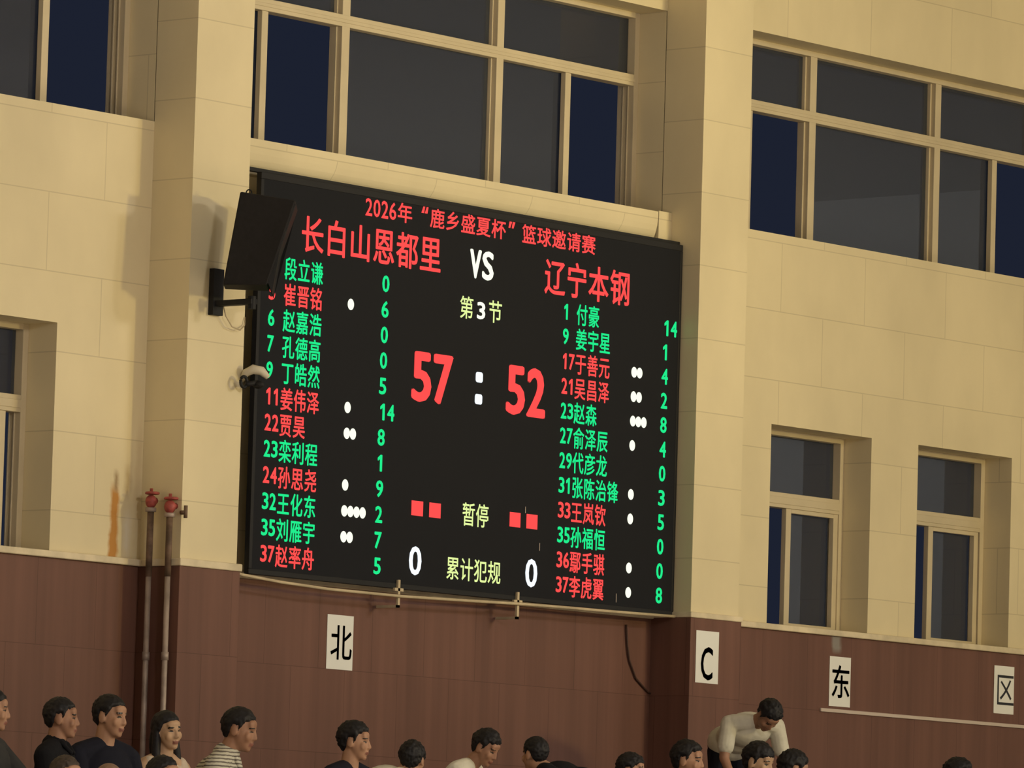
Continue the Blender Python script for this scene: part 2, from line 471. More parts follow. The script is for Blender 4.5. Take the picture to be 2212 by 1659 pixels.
# ------------------------------------------------------------------ scoreboard
sbx = empty('scoreboard', (0.197, 0.28, Z + 2.862))
BX0, BX1, BZ0, BZ1, BY = -2.342, 2.728, Z + 2.864, Z + 5.846, 0.165
parts = []
parts.append(boxes('cabinet', [(BX0, BX1, BY + 0.012, 0.215, BZ0, BZ1)], M['black'], bevel=0.006))
parts.append(boxes('display_face', [(BX0 + 0.035, BX1 - 0.03, BY + 0.004, BY + 0.02, BZ0 + 0.04, BZ1 - 0.05)], M['board']))
parts.append(boxes('edge_frame', [(BX0, BX1, BY, BY + 0.02, BZ1 - 0.05, BZ1), (BX0, BX1, BY, BY + 0.02, BZ0, BZ0 + 0.04),
                                  (BX0, BX0 + 0.035, BY, BY + 0.02, BZ0 + 0.04, BZ1 - 0.05), (BX1 - 0.03, BX1, BY, BY + 0.02, BZ0 + 0.04, BZ1 - 0.05)], M['black'], bevel=0.004))
parts.append(boxes('mounting_rail', [(BX0 + 0.3, BX1 - 0.02, 0.215, 0.40, Z + 3.3, Z + 3.36), (BX0 + 0.3, BX1 - 0.02, 0.215, 0.40, Z + 5.2, Z + 5.26)], M['black']))
parts.append(boxes('top_rail', [(BX0 - 0.30, BX1, 0.20, 0.25, BZ1 + 0.0, BZ1 + 0.028)], M['black']))
parts.append(boxes('gap_plate', [(BX0 - 0.30, BX0, 0.30, 0.33, Z + 3.05, Z + 5.40)], M['dark_plate']))  # dark plate across the gap between left pillar and board
for x in (-0.66, 0.757):
    parts.append(boxes('support_bracket', [(x - 0.012, x + 0.012, BY - 0.02, BY, Z + 2.72, Z + 2.93), (x - 0.05, x + 0.05, BY - 0.02, BY, Z + 2.845, Z + 2.868),
                                           (x - 0.012, x + 0.012, BY - 0.02, 0.36, Z + 2.72, Z + 2.74)], M['cable']))
TY = BY + 0.001
def T(*a, **k):
    parts.append(lettering(*a[:5], a[5], TY, a[6], None, **k))
# heading
T('title_text', '2026', -1.168, 0.0925, Z + 5.652, Z + 5.786, M['red'], bx=0.003, fit=True, gap=0.006)
T('title_text', '年', -0.795, 0.186, Z + 5.642, Z + 5.798, M['red'], bx=0.003)
T('title_text', '鹿乡盛夏杯', -0.412, 0.1835, Z + 5.642, Z + 5.798, M['red'], bx=0.003)
T('title_text', '篮球邀请赛', 0.694, 0.1845, Z + 5.642, Z + 5.798, M['red'], bx=0.003)
def quote(xc, flip):
    bm = bmesh.new()
    for k in (-0.02, 0.02):
        x = xc + k
        zt, zb = Z + 5.795, Z + 5.745
        w0, w1 = (0.011, 0.016) if not flip else (0.016, 0.011)
        dx = 0.008
        vs = [bm.verts.new(p) for p in ((x - w1 - dx, TY, zb), (x + w1 - dx, TY, zb), (x + w0 + dx, TY, zt), (x - w0 + dx, TY, zt))]
        bm.faces.new(vs)
    parts.append(finish('title_text', bm, M['red']))
quote(-0.468, False); quote(0.57, True)
T('team_name', '长白山恩都里', -1.888, 0.2725, Z + 5.295, Z + 5.582, M['red'], bx=0.005)
T('team_name', '辽宁本钢', 0.982, 0.2725, Z + 5.275, Z + 5.565, M['red'], bx=0.005)
T('versus_text', 'VS', 0.075, 0.149, Z + 5.308, Z + 5.534, M['white'], bx=0.010, fit=True, gap=0.004)
T('period_text', '第', -0.03, 0.175, Z + 4.985, Z + 5.165, M['yellow'], bx=0.002)
T('period_text', '3', 0.182, 0.10, Z + 5.0, Z + 5.135, M['white'], bx=0.006, fit=True)
T('period_text', '节', 0.315, 0.175, Z + 4.985, Z + 5.165, M['yellow'], bx=0.002)
T('timeout_text', '暂停', 0.073, 0.163, Z + 3.395, Z + 3.582, M['yellow'], bx=0.002)
T('foul_text', '累计犯规', -0.098, 0.1655, Z + 2.972, Z + 3.155, M['yellow'], bx=0.002)
T('score_digits', '57', -0.575, 0.252, Z + 4.300, Z + 4.685, M['red'], bx=0.019, bz=0.012, fit=True, gap=0.009)
T('score_digits', '52', 0.552, 0.250, Z + 4.300, Z + 4.685, M['red'], bx=0.019, bz=0.012, fit=True, gap=0.009)
T('team_foul_count', '0', -0.533, 0.147, Z + 2.978, Z + 3.20, M['cold'], bx=0.007, fit=True)
T('team_foul_count', '0', 0.857, 0.147, Z + 2.978, Z + 3.20, M['cold'], bx=0.007, fit=True)

def flat(name, pts, m):
    bm = bmesh.new()
    bm.faces.new([bm.verts.new((x, TY, z)) for x, z in pts])
    parts.append(finish(name, bm, m))
def rect(name, x0, x1, z0, z1, m, r=0.0):
    if r == 0:
        return flat(name, [(x0, z0), (x1, z0), (x1, z1), (x0, z1)], m)
    pts = []
    for cx, cz, a0 in ((x1 - r, z1 - r, 0), (x0 + r, z1 - r, 90), (x0 + r, z0 + r, 180), (x1 - r, z0 + r, 270)):
        pts += [(cx + r * math.cos(R(a0 + a)), cz + r * math.sin(R(a0 + a))) for a in (0, 30, 60, 90)]
    flat(name, pts, m)
rect('score_colon', 0.190, 0.276, Z + 4.512, Z + 4.592, M['cold'], 0.02)
rect('score_colon', 0.187, 0.276, Z + 4.343, Z + 4.422, M['cold'], 0.02)
for a, b in ((-0.523, -0.386), (-0.314, -0.178), (0.648, 0.780), (0.853, 0.988)):
    rect('timeout_square', a, b, Z + 3.432, Z + 3.545, M['red'])
def dot(x, z):
    flat('foul_dot', [(x + 0.0365 * math.cos(R(a)), z + 0.043 * math.sin(R(a))) for a in range(0, 360, 15)], M['white'])

ROW0, DROW = 5.157, 0.1945
LEFT = [('4', '段立谦', 'green', 0, '0'), ('5', '崔晋铭', 'red', 1, '6'), ('6', '赵嘉浩', 'green', 0, '0'), ('7', '孔德高', 'green', 0, '0'),
        ('9', '丁皓然', 'green', 0, '5'), ('11', '姜伟泽', 'red', 1, '14'), ('22', '贾昊', 'red', 2, '8'), ('23', '栾利程', 'green', 0, '1'),
        ('24', '孙思尧', 'red', 1, '9'), ('32', '王化东', 'green', 4, '2'), ('35', '刘雁宇', 'green', 2, '7'), ('37', '赵率舟', 'red', 0, '5')]
RIGHT_ = [('1', '付豪', 'green', 0, '14'), ('9', '姜宇星', 'green', 0, '1'), ('17', '于善元', 'red', 2, '4'), ('21', '吴昌泽', 'red', 2, '2'),
          ('23', '赵森', 'green', 3, '8'), ('27', '俞泽辰', 'green', 1, '4'), ('29', '代彦龙', 'green', 0, '0'), ('31', '张陈治锋', 'green', 1, '3'),
          ('33', '王岚钦', 'red', 1, '5'), ('35', '孙福恒', 'green', 0, '0'), ('36', '鄢手骐', 'red', 1, '0'), ('37', '李虎翼', 'red', 1, '8')]
for rows, nx, mx, px, dx in ((LEFT, -2.225, -2.058, -0.900, -1.294), (RIGHT_, 1.230, 1.393, 2.534, 2.143)):
    for i, (num, nm, colr, fouls, pts) in enumerate(rows):
        zc = Z + ROW0 - i * DROW
        T('jersey_number', num, nx, 0.083, zc - 0.056, zc + 0.070, M[colr], bx=0.0045, fit=True, gap=0.005)
        T('player_name', nm, mx, 0.148, zc - 0.088, zc + 0.088, M[colr], bx=0.003)
        xo = px - 0.045 + (0.011 if len(pts) == 2 else 0)
        T('player_points', pts, xo, 0.092, zc - 0.062, zc + 0.066, M['green'], bx=0.0048, fit=True, gap=0.004)
        for k in range(fouls):
            dot(dx + 0.0695 * k, zc)
for x, z0, z1 in ((0.835, 3.55, 3.60), (1.02, 3.27, 3.33), (1.99, 2.93, 3.0)):
    rect('stuck_pixel_line', x, x + 0.006, Z + z0, Z + z1, M['trim'])
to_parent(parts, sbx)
tag(sbx, 'big black lit scoreboard with red, green and white lettering, score 57 to 52', 'scoreboard')

bm = bmesh.new()
tube(bm, [(-2.62, 0.14, Z + 2.872), (-2.45, 0.13, Z + 2.848), (-2.02, 0.13, Z + 2.822), (-1.5, 0.13, Z + 2.806), (-0.65, 0.13, Z + 2.806), (0.1, 0.13, Z + 2.822),
          (0.73, 0.13, Z + 2.838), (1.3, 0.13, Z + 2.846), (1.81, 0.13, Z + 2.850), (2.70, 0.13, Z + 2.862)], 0.012, 8)
tag(finish('power_cable', bm, M['cable'], smooth=True), 'pale cable sagging along the bottom edge of the scoreboard', 'cable')
bm = bmesh.new()
tube(bm, [(2.38, 0.365, Z + 2.78), (2.40, 0.365, Z + 2.62), (2.43, 0.365, Z + 2.5), (2.52, 0.365, Z + 2.36), (2.68, 0.365, Z + 2.26), (2.71, 0.365, Z + 2.25)], 0.008, 8)
tag(finish('wall_cable', bm, M['dark_cable'], smooth=True), 'thin dark cable looping down the wainscot under the right end of the scoreboard', 'cable')

# ------------------------------------------------------------------ paper signs
def sign(label, ch, x0, x1, z0, z1, y, cx0, cx1, cz0, cz1, bold):
    root = empty('paper_sign', ((x0 + x1) / 2, y, z0))
    p = [boxes('sheet', [(x0, x1, y - 0.003, y, z0, z1)], M['paper'])]
    bm = bmesh.new()
    put_char(bm, ch, cx0, cx1, cz0, cz1, y - 0.0045, bold, bold, True)
    p.append(finish('lettering', bm, M['ink']))
    to_parent(p, root)
    tag(root, label, 'sign', 'paper signs on the wainscot')
sign('white paper sign with a black two-part character, under the scoreboard', '北', -1.207, -0.908, Z + 2.231, Z + 2.641, 0.378, -1.165, -0.922, Z + 2.305, Z + 2.565, 0.002)
sign('white paper sign with a black letter C on the right pillar', 'C', 2.789, 3.084, Z + 2.341, Z + 2.757, -0.022, 2.855, 3.01, Z + 2.365, Z + 2.63, 0.004)
sign('white paper sign in the right bay above the left end of the white strip', '东', 5.11, 5.403, Z + 2.275, Z + 2.688, 0.378, 5.145, 5.39, Z + 2.345, Z + 2.62, 0.003)
sign('white paper sign with a boxed cross character, nearest the right edge', '区', 7.472, 7.768, Z + 2.334, Z + 2.744, 0.378, 7.52, 7.765, Z + 2.41, Z + 2.665, 0.0)

# ------------------------------------------------------------------ loudspeaker on its bracket
spk = empty('loudspeaker', (-3.045, -0.45, Z + 5.19))
spk.rotation_euler = (R(8.6), 0, R(40))
def frustum(bm, w0, w1, d0, d1, h, slant=0.058, rise=0.05):
    """front (-y) wider than back"""
    v = [bm.verts.new(p) for p in ((-w0, d0 + slant, -h + rise), (w0, d0 + slant, -h + rise), (w0, d0 - slant * 0.6, h), (-w0, d0 - slant * 0.6, h), (-w1, d1, -h), (w1, d1, -h), (w1, d1, h), (-w1, d1, h))]
    for f in ((0, 1, 2, 3), (7, 6, 5, 4), (0, 4, 5, 1), (1, 5, 6, 2), (2, 6, 7, 3), (3, 7, 4, 0)):
        bm.faces.new([v[i] for i in f])
bm = bmesh.new(); frustum(bm, 0.215, 0.15, -0.19, 0.185, 0.345)
finish('cabinet', bm, M['speaker'], spk, bevel=0.012)
bm = bmesh.new(); frustum(bm, 0.195, 0.195, -0.197, -0.17, 0.325)
finish('grille', bm, M['black'], spk, bevel=0.005)
bm = bmesh.new()
tube(bm, [(0.0, 0.13 + 0.02 * math.cos(R(a)), 0.362 + 0.025 * math.sin(R(a))) for a in range(-60, 241, 30)], 0.005, 6)
finish('hanging_eye', bm, M['black'], spk)
tag(spk, 'black wall loudspeaker tilted down in front of the left pillar', 'loudspeaker')
brk = empty('speaker_bracket', (-3.10, -0.03, Z + 4.82))
p = [boxes('wall_plate', [(-3.06, -2.95, -0.05, 0.0, Z + 4.70, Z + 5.04)], M['black'], bevel=0.004),
     boxes('arm', [(-3.04, -2.97, -0.40, -0.04, Z + 4.765, Z + 4.805)], M['black'], bevel=0.004)]
bm = bmesh.new(); tube(bm, [(-3.005, -0.38, Z + 4.73), (-3.005, -0.38, Z + 4.825)], 0.03, 12)
p.append(finish('pivot', bm, M['black']))
to_parent(p, brk)
tag(brk, 'black steel bracket carrying the loudspeaker on the left pillar', 'bracket')
bm = bmesh.new()
tube(bm, [(-2.96, -0.05, Z + 4.80), (-2.93, -0.06, Z + 4.70), (-2.86, -0.06, Z + 4.63), (-2.76, -0.05, Z + 4.615), (-2.68, -0.02, Z + 4.66), (-2.665, -0.01, Z + 4.72)], 0.005, 6)
tag(finish('speaker_wire', bm, M['cable'], smooth=True), 'thin drooping wire below the loudspeaker bracket', 'cable')

# ------------------------------------------------------------------ wall camera beside the board
cd = empty('security_camera', (-2.70, -0.02, Z + 4.25))
bm = bmesh.new()
tube(bm, [(-2.67, 0.0, Z + 4.26), (-2.68, -0.05, Z + 4.31), (-2.66, -0.10, Z + 4.335), (-2.61, -0.14, Z + 4.325), (-2.57, -0.17, Z + 4.28)], [0.02, 0.03, 0.036, 0.034, 0.02], 12)
p = [finish('curved_arm', bm, M['white_plastic'], smooth=True)]
bm = bmesh.new()
ell(bm, (-2.62, -0.12, Z + 4.225), (0.035, 0.05, 0.03)); tube(bm, [(-2.72, -0.09, Z + 4.22), (-2.62, -0.11, Z + 4.24)], 0.02, 10)
p.append(finish('body', bm, M['black'], smooth=True))
bm = bmesh.new()
tube(bm, [(-2.745 + 0.035 * math.cos(R(a)), -0.09, Z + 4.235 + 0.04 * math.sin(R(a))) for a in range(0, 361, 24)], 0.012, 8)
p.append(finish('lens_ring', bm, M['black'], smooth=True))
to_parent(p, cd)
tag(cd, 'small wall camera with white curved arm at the left edge of the scoreboard', 'camera')

# ------------------------------------------------------------------ pipes beside the left pillar
def riser(label, x, y, ztop, vx):
    root = empty('riser_pipe', (x, y, 2.64))
    p = []
    bm = bmesh.new(); tube(bm, [(x, y, 2.64), (x, y, LED_Z - 0.08)], 0.021, 14); p.append(finish('lower_pipe', bm, M['pipe'], smooth=True))
    bm = bmesh.new(); tube(bm, [(x, y, LED_Z - 0.08), (x, y, ztop)], 0.024, 14); p.append(finish('upper_pipe', bm, M['pipe_old'], smooth=True))
    bm = bmesh.new(); tube(bm, [(x, y, 4.07), (x, y, 4.13)], 0.028, 14); p.append(finish('coupling', bm, M['pipe'], smooth=True))
    bm = bmesh.new(); tube(bm, [(x, y, ztop), (x, y, ztop + 0.03)], 0.04, 14); p.append(finish('flange', bm, M['pipe'], smooth=True))
    bm = bmesh.new(); ell(bm, (x, y, ztop + 0.075), (0.042, 0.042, 0.05)); tube(bm, [(x, y, ztop + 0.10), (x, y, ztop + 0.17)], 0.012, 8)
    tube(bm, [(x - 0.03, y, ztop + 0.075), (x + vx, y, ztop + 0.085)], 0.024, 10)
    p.append(finish('valve_body', bm, M['valve'], smooth=True))
    bm = bmesh.new()
    tube(bm, [(x + 0.045 * math.cos(R(a)), y - 0.01 + 0.045 * math.sin(R(a)), ztop + 0.135) for a in range(0, 361, 30)], 0.010, 8)
    tube(bm, [(x - 0.045, y - 0.01, ztop + 0.135), (x + 0.045, y - 0.01, ztop + 0.135)], 0.008, 8)
    p.append(finish('valve_wheel', bm, M['valve'], smooth=True))
    to_parent(p, root)
    tag(root, label, 'pipe', 'riser pipes beside the left pillar')
riser('left one of two grey pipes with red valves by the left pillar', -3.36, 0.22, Z + 3.245, 0.05)
riser('right one of two grey pipes with red valves, closest to the left pillar', -3.33, 0.06, Z + 3.205, 0.07)
bm = bmesh.new()
tube(bm, [(-3.28, -0.005, Z + 3.24), (-3.28, -0.045, Z + 3.24)], 0.016, 10); tube(bm, [(-3.28, -0.05, Z + 3.20), (-3.28, -0.05, Z + 3.29)], 0.014, 8)
tag(finish('drain_tap', bm, M['pipe_old'], smooth=True), 'small corroded tap beside the top of the right pipe', 'tap')

# ------------------------------------------------------------------ people
def remesh(bm, vox, smooth_it=5):
    bmesh.ops.recalc_face_normals(bm, faces=bm.faces)
    me = bpy.data.meshes.new('tmp'); bm.to_mesh(me); bm.free()
    o = bpy.data.objects.new('tmp', me); C.objects.link(o)
    r = o.modifiers.new('r', 'REMESH'); r.mode = 'VOXEL'; r.voxel_size = vox
    s = o.modifiers.new('s', 'SMOOTH'); s.factor = 0.5; s.iterations = smooth_it
    bpy.context.view_layer.update()
    out = bpy.data.meshes.new_from_object(o.evaluated_get(bpy.context.evaluated_depsgraph_get()))
    bpy.data.objects.remove(o); bpy.data.meshes.remove(me)
    return out

def skin(i):
    t = [(0.44, 0.245, 0.155), (0.36, 0.19, 0.12), (0.50, 0.32, 0.20), (0.30, 0.155, 0.10)][i]
    k = 'skin%d' % i
    if k not in M: M[k] = mat('skin_tone', t, 0.5, noise_amt=0.08, noise_scale=14, spec=0.35)
    return M[k]
M['eye'] = mat('dark_eye', (0.02, 0.015, 0.012), 0.3)
M['lip'] = mat('lip', (0.28, 0.115, 0.085), 0.45)
M['hair'] = mat('black_hair', (0.012, 0.011, 0.013), 0.55, spec=0.3, noise_amt=0.4, noise_scale=60)
M['hair_brown'] = mat('brown_hair', (0.06, 0.045, 0.035), 0.6, spec=0.3, noise_amt=0.4, noise_scale=50)
M['hair_shaved'] = mat('shaved_scalp', (0.26, 0.16, 0.11), 0.6, noise_amt=0.2, noise_scale=60)
def cloth(k, c):
    M[k] = mat(k, c, 0.85, noise_amt=0.14, noise_scale=9, spec=0.15, bump=0.3)
cloth('navy_cloth', (0.013, 0.014, 0.024)); cloth('black_cloth', (0.011, 0.011, 0.014)); cloth('grey_cloth', (0.045, 0.045, 0.046))
cloth('white_cloth', (0.66, 0.63, 0.53)); cloth('cream_lace', (0.60, 0.50, 0.40)); cloth('trouser_navy', (0.012, 0.013, 0.022)); cloth('trouser_grey', (0.05, 0.05, 0.055))
def striped():
    m = mat('striped_cloth', (0.6, 0.58, 0.5), 0.85, spec=0.15)
    nt = m.node_tree; N, L = nt.nodes.new, nt.links.new
    tc = N('ShaderNodeTexCoord'); wv = N('ShaderNodeTexWave')
    wv.bands_direction = 'Z'; wv.inputs['Scale'].default_value = 15; wv.inputs['Distortion'].default_value = 1.6
    wv.inputs['Detail'].default_value = 2; wv.inputs['Detail Scale'].default_value = 1.5
    rp = N('ShaderNodeValToRGB')
    rp.color_ramp.elements[0].position = 0.22; rp.color_ramp.elements[0].color = (0.17, 0.15, 0.13, 1)
    rp.color_ramp.elements[1].position = 0.42; rp.color_ramp.elements[1].color = (0.62, 0.60, 0.50, 1)
    L(tc.outputs['Object'], wv.inputs['Vector']); L(wv.outputs['Fac'], rp.inputs['Fac'])
    L(rp.outputs['Color'], m.node_tree.nodes['Principled BSDF'].inputs['Base Color'])
    return m
M['striped_cloth'] = striped()

def rotx(a):      # tips +z towards -y
    c, s = math.cos(a), math.sin(a)
    return Matrix(((1, 0, 0), (0, c, -s), (0, s, c)))
def rotz(a):
    c, s = math.cos(a), math.sin(a)
    return Matrix(((c, -s, 0), (s, c, 0), (0, 0, 1)))

def person(label, head_xy, top, seat, twist=0, lean=0, hyaw=0, hpitch=0, hroll=0, size=None, hair='short', hairmat='hair', sk=0,
           shirt='navy_cloth', collar=False, trousers='trouser_navy', stand=False, arms='lap', vox=0.0065, legs=None, build=1.0, bare=False):
    tw, le = R(twist), R(lean)
    piv = Vector((0, 0, 0.12))
    U = rotz(tw) @ rotx(le)
    def up(p):                      # a torso point after leaning and turning
        return U @ (Vector(p) - piv) + piv
    LR = rotz(R(legs if legs is not None else max(-15, min(15, twist))))
    H = rotz(tw + R(hyaw)) @ rotx(R(lean * 0.35 + hpitch)) @ Matrix.Rotation(R(hroll), 3, 'Y')
    HS = 1.0
    hc = up((0, -0.010, 0.630)) + H @ Vector((0, -0.016, 0.112))
    crown = hc.z + 0.133
    s = size or (top - seat) / crown
    seat = top - crown * s
    hd = Vector(head_xy) - Vector((hc.x * s, hc.y * s))
    root = empty('person', (hd.x, hd.y, seat))
    root.scale = (s, s, s)

    def trunk(bm, g):
        b = build
        ell(bm, up((0, 0.0, 0.14)), (0.165 * b + g, 0.12 * b + g, 0.13), U)
        ell(bm, up((0, 0.0, 0.28)), (0.150 * b + g, 0.108 * b + g, 0.17), U)
        ell(bm, up((0, -0.005, 0.43)), (0.168 * b + g, 0.112 * b + g, 0.165), U)
        for k in (-1, 1):
            capsule(bm, up((k * 0.05, 0.005, 0.565)), 0.052 + g, up((k * 0.165 * b, 0.005, 0.525)), 0.056 + g)
    SH = {k: up((k * 0.19 * build, 0.005, 0.515)) for k in (-1, 1)}
    if arms == 'lap':
        EL = {k: up((k * (0.03 + 0.195 * build), -0.05, 0.27)) for k in (-1, 1)}
        WR = {k: LR @ Vector((k * 0.13, -0.30, 0.155)) for k in (-1, 1)}
    elif arms == 'forward':
        EL = {k: up((k * 0.24, -0.16, 0.33)) for k in (-1, 1)}
        WR = {k: up((k * 0.06, -0.33, 0.38)) for k in (-1, 1)}
    elif arms == 'down':
        EL = {k: SH[k] + rotz(tw) @ Vector((k * 0.05, -0.03, -0.27)) for k in (-1, 1)}
        WR = {k: EL[k] + rotz(tw) @ Vector((-k * 0.04, -0.12, -0.22)) for k in (-1, 1)}
    def upper_arm(bm, k, g, to=1.0):
        e = SH[k].lerp(EL[k], to)
        capsule(bm, SH[k], 0.050 + g, e, 0.040 + (0.010 if to < 1 else 0) + g)
    if stand:
        HIP = {k: LR @ Vector((k * 0.09, 0.02, 0.06)) for k in (-1, 1)}
        KN = {k: LR @ Vector((k * 0.11, 0.0, -0.42)) for k in (-1, 1)}
        AN = {k: LR @ Vector((k * 0.11, 0.03, (2.64 - seat) / size + 0.075)) for k in (-1, 1)}
        KN = {k: (HIP[k] + AN[k]) / 2 + LR @ Vector((0, -0.04, 0)) for k in (-1, 1)}
    else:
        HIP = {k: LR @ Vector((k * 0.085, 0.0, 0.085)) for k in (-1, 1)}
        KN = {k: LR @ Vector((k * 0.13, -0.44, 0.075)) for k in (-1, 1)}
        AN = {k: LR @ Vector((k * 0.12, -0.45, -0.32 / s)) for k in (-1, 1)}
    def leg(bm, k, g):
        capsule(bm, HIP[k], 0.078 + g, KN[k], 0.054 + g)
        capsule(bm, KN[k], 0.050 + g, AN[k], 0.036 + g)

    # ---- the body: one continuous skin
    bm = bmesh.new()
    trunk(bm, 0)
    capsule(bm, up((0, 0.008, 0.52)), 0.064, hc + H @ Vector((0, 0.018, -0.06)), 0.055)
    def hp(p): return hc + H @ (Vector(p) * HS)
    def he(p, r, sub=3): ell(bm, hp(p), (r[0] * HS, r[1] * HS, r[2] * HS), H, sub)
    he((0, 0.014, 0.028), (0.074, 0.092, 0.092))
    he((0, -0.026, -0.022), (0.066, 0.064, 0.078))
    he((0, -0.040, -0.068), (0.046, 0.044, 0.040))
    he((0, -0.066, -0.088), (0.026, 0.020, 0.020))
    he((0, -0.074, 0.030), (0.052, 0.016, 0.013))
    he((0, -0.062, 0.052), (0.054, 0.026, 0.030))
    for k in (-1, 1):
        he((k * 0.040, -0.062, -0.020), (0.026, 0.020, 0.030))
        he((k * 0.076, 0.012, -0.005), (0.010, 0.022, 0.034))
        he((k * 0.010, -0.096, -0.027), (0.010, 0.009, 0.008), 2)
    capsule(bm, hp((0, -0.084, 0.020)), 0.009, hp((0, -0.100, -0.021)), 0.0125)
    he((0, -0.088, -0.054), (0.025, 0.010, 0.008), 2)
    he((0, -0.085, -0.066), (0.021, 0.010, 0.007), 2)
    for k in (-1, 1):
        upper_arm(bm, k, 0)
        capsule(bm, EL[k], 0.039, WR[k], 0.026)
        d = (WR[k] - EL[k]).normalized()
        side = Vector((0, 0, 1)).cross(d)
        side = (side if side.length > 0.1 else Vector((1, 0, 0))).normalized()
        upn = d.cross(side)
        palm = WR[k] + d * 0.05
        ell(bm, palm, (0.03, 0.05, 0.018), Matrix((side, d, upn)).transposed(), 2)
        for q, ln in ((-1.5, 0.055), (-0.5, 0.075), (0.5, 0.08), (1.5, 0.068)):
            a = palm + d * 0.04 + side * q * 0.0165
            m1 = a + d * ln * 0.55 - upn * 0.006
            capsule(bm, a, 0.0085, m1, 0.008); capsule(bm, m1, 0.008, m1 + d * ln * 0.40 - upn * 0.016, 0.007)
        a = palm - d * 0.02 - side * k * 0.028
        m1 = a + (d * 0.7 - side * k * 0.7) * 0.04
        capsule(bm, a, 0.011, m1, 0.009); capsule(bm, m1, 0.009, m1 + d * 0.03, 0.008)
        leg(bm, k, 0)
        foot = AN[k] + LR @ Vector((0, -0.06, -0.035))
        ell(bm, foot, (0.042, 0.12, 0.035), LR, 2)
    me = remesh(bm, vox)
    me.name = 'body'
    n = len(me.polygons)
    cen = np.zeros(n * 3); me.polygons.foreach_get('center', cen); cen = cen.reshape(-1, 3)
    Hi = np.array(H.inverted()); loc = (cen - np.array(hc)) @ Hi.T / HS
    idx = np.zeros(n, dtype=np.int32)
    front = loc[:, 1] < -0.045
    ax = np.abs(loc[:, 0])
    idx[front & (((ax - 0.031) / 0.0135) ** 2 + ((loc[:, 2] - 0.011) / 0.0055) ** 2 < 1)] = 1
    idx[front & (ax > 0.015) & (ax < 0.047) & (np.abs(loc[:, 2] - 0.034 + (ax - 0.03) * 0.10) < 0.0042)] = 1
    idx[front & (loc[:, 1] < -0.07) & (ax < 0.024) & (loc[:, 2] < -0.050) & (loc[:, 2] > -0.071)] = 2
    for mm in (skin(sk), M['eye'], M['lip']): me.materials.append(mm)
    me.polygons.foreach_set('material_index', idx)
    me.polygons.foreach_set('use_smooth', [True] * n)
    body = bpy.data.objects.new('body', me); C.objects.link(body); body.parent = root

    def garment(name, fill, mm, v=vox):
        b2 = bmesh.new(); fill(b2)
        g = remesh(b2, v, 4); g.materials.append(mm); g.name = name
        g.polygons.foreach_set('use_smooth', [True] * len(g.polygons))
        o = bpy.data.objects.new(name, g); C.objects.link(o); o.parent = root
        return o
    def fill_shirt(b2):
        if bare:
            ell(b2, up((0, 0, 0.14)), (0.18, 0.135, 0.14), U); ell(b2, up((0, 0, 0.28)), (0.163, 0.122, 0.17), U)
            ell(b2, up((0, -0.005, 0.43)), (0.172, 0.124, 0.135), U)
            for k in (-1, 1): capsule(b2, up((k * 0.125, -0.01, 0.545)), 0.045, SH[k].lerp(EL[k], 0.4), 0.060)
            return
        trunk(b2, 0.014)
        for k in (-1, 1):
            upper_arm(b2, k, 0.016, 0.68)
    garment('shirt', fill_shirt, M[shirt])
    if collar:
        def fill_collar(b2):
            capsule(b2, up((0, 0.012, 0.585)), 0.078, up((0, 0.0, 0.615)), 0.064)
            for k in (-1, 1):
                capsule(b2, up((k * 0.045, -0.055, 0.60)), 0.016, up((k * 0.022, -0.105, 0.545)), 0.014)
        garment('collar', fill_collar, M[shirt])
    def fill_trousers(b2):
        ell(b2, (0, 0, 0.10), (0.185, 0.145, 0.11), LR)
        for k in (-1, 1):
            leg(b2, k, 0.012)
    garment('trousers', fill_trousers, M[trousers], 0.009)
    def fill_shoes(b2):
        for k in (-1, 1):
            ell(b2, AN[k] + LR @ Vector((0, -0.06, -0.03)), (0.05, 0.135, 0.045), LR, 2)
    garment('shoes', fill_shoes, M['black_cloth'], 0.009)

    # ---- hair: a cap over the skull cut along the hairline
    b2 = bmesh.new()
    thick = {'short': 0.013, 'full': 0.020, 'shaved': 0.004, 'long': 0.014, 'fringe': 0.019}[hair]
    bmesh.ops.create_icosphere(b2, subdivisions=5, radius=1.0)
    seed = Vector((hd.x * 3.1, hd.y, 0))
    for v in b2.verts:
        d = v.co.normalized()
        base = Vector((d.x * 0.074, 0.014 + d.y * 0.092, 0.028 + d.z * 0.092))
        x, y, z = abs(base.x), base.y, base.z
        fronth = 0.046 if hair == 'fringe' else 0.066
        fronth -= 0.30 * max(0.0, x - 0.035) if hair != 'fringe' else 0.0
        if y < -0.035: line = fronth
        elif y < -0.005: line = fronth + (-0.012 - fronth) * (y + 0.035) / 0.030     # down in front of the ear
        elif y < 0.030: line = 0.030                                               # over the ear
        else: line = max(-0.064, 0.030 - (y - 0.030) * 4.5)                         # behind the ear to the nape
        line += 0.010 * noise.noise(d * 6 + seed)
        k = max(-1.0, min(1.0, (z - line) / 0.016))
        t = thick * (1 + 0.30 * max(0, d.z)) * (1 if z > 0.02 else 0.65) + 0.42 * thick * noise.noise(d * 5 + seed) + 0.24 * thick * noise.noise(d * 14 + seed) + 0.16 * thick * noise.noise(d * 38 + seed)
        t = max(t, 0.003) if hair != 'shaved' else 0.004
        t = t * (0.12 + 0.88 * k) if k > 0 else -0.014 * min(1.0, -k * 3)
        v.co = hp(base + d * t)
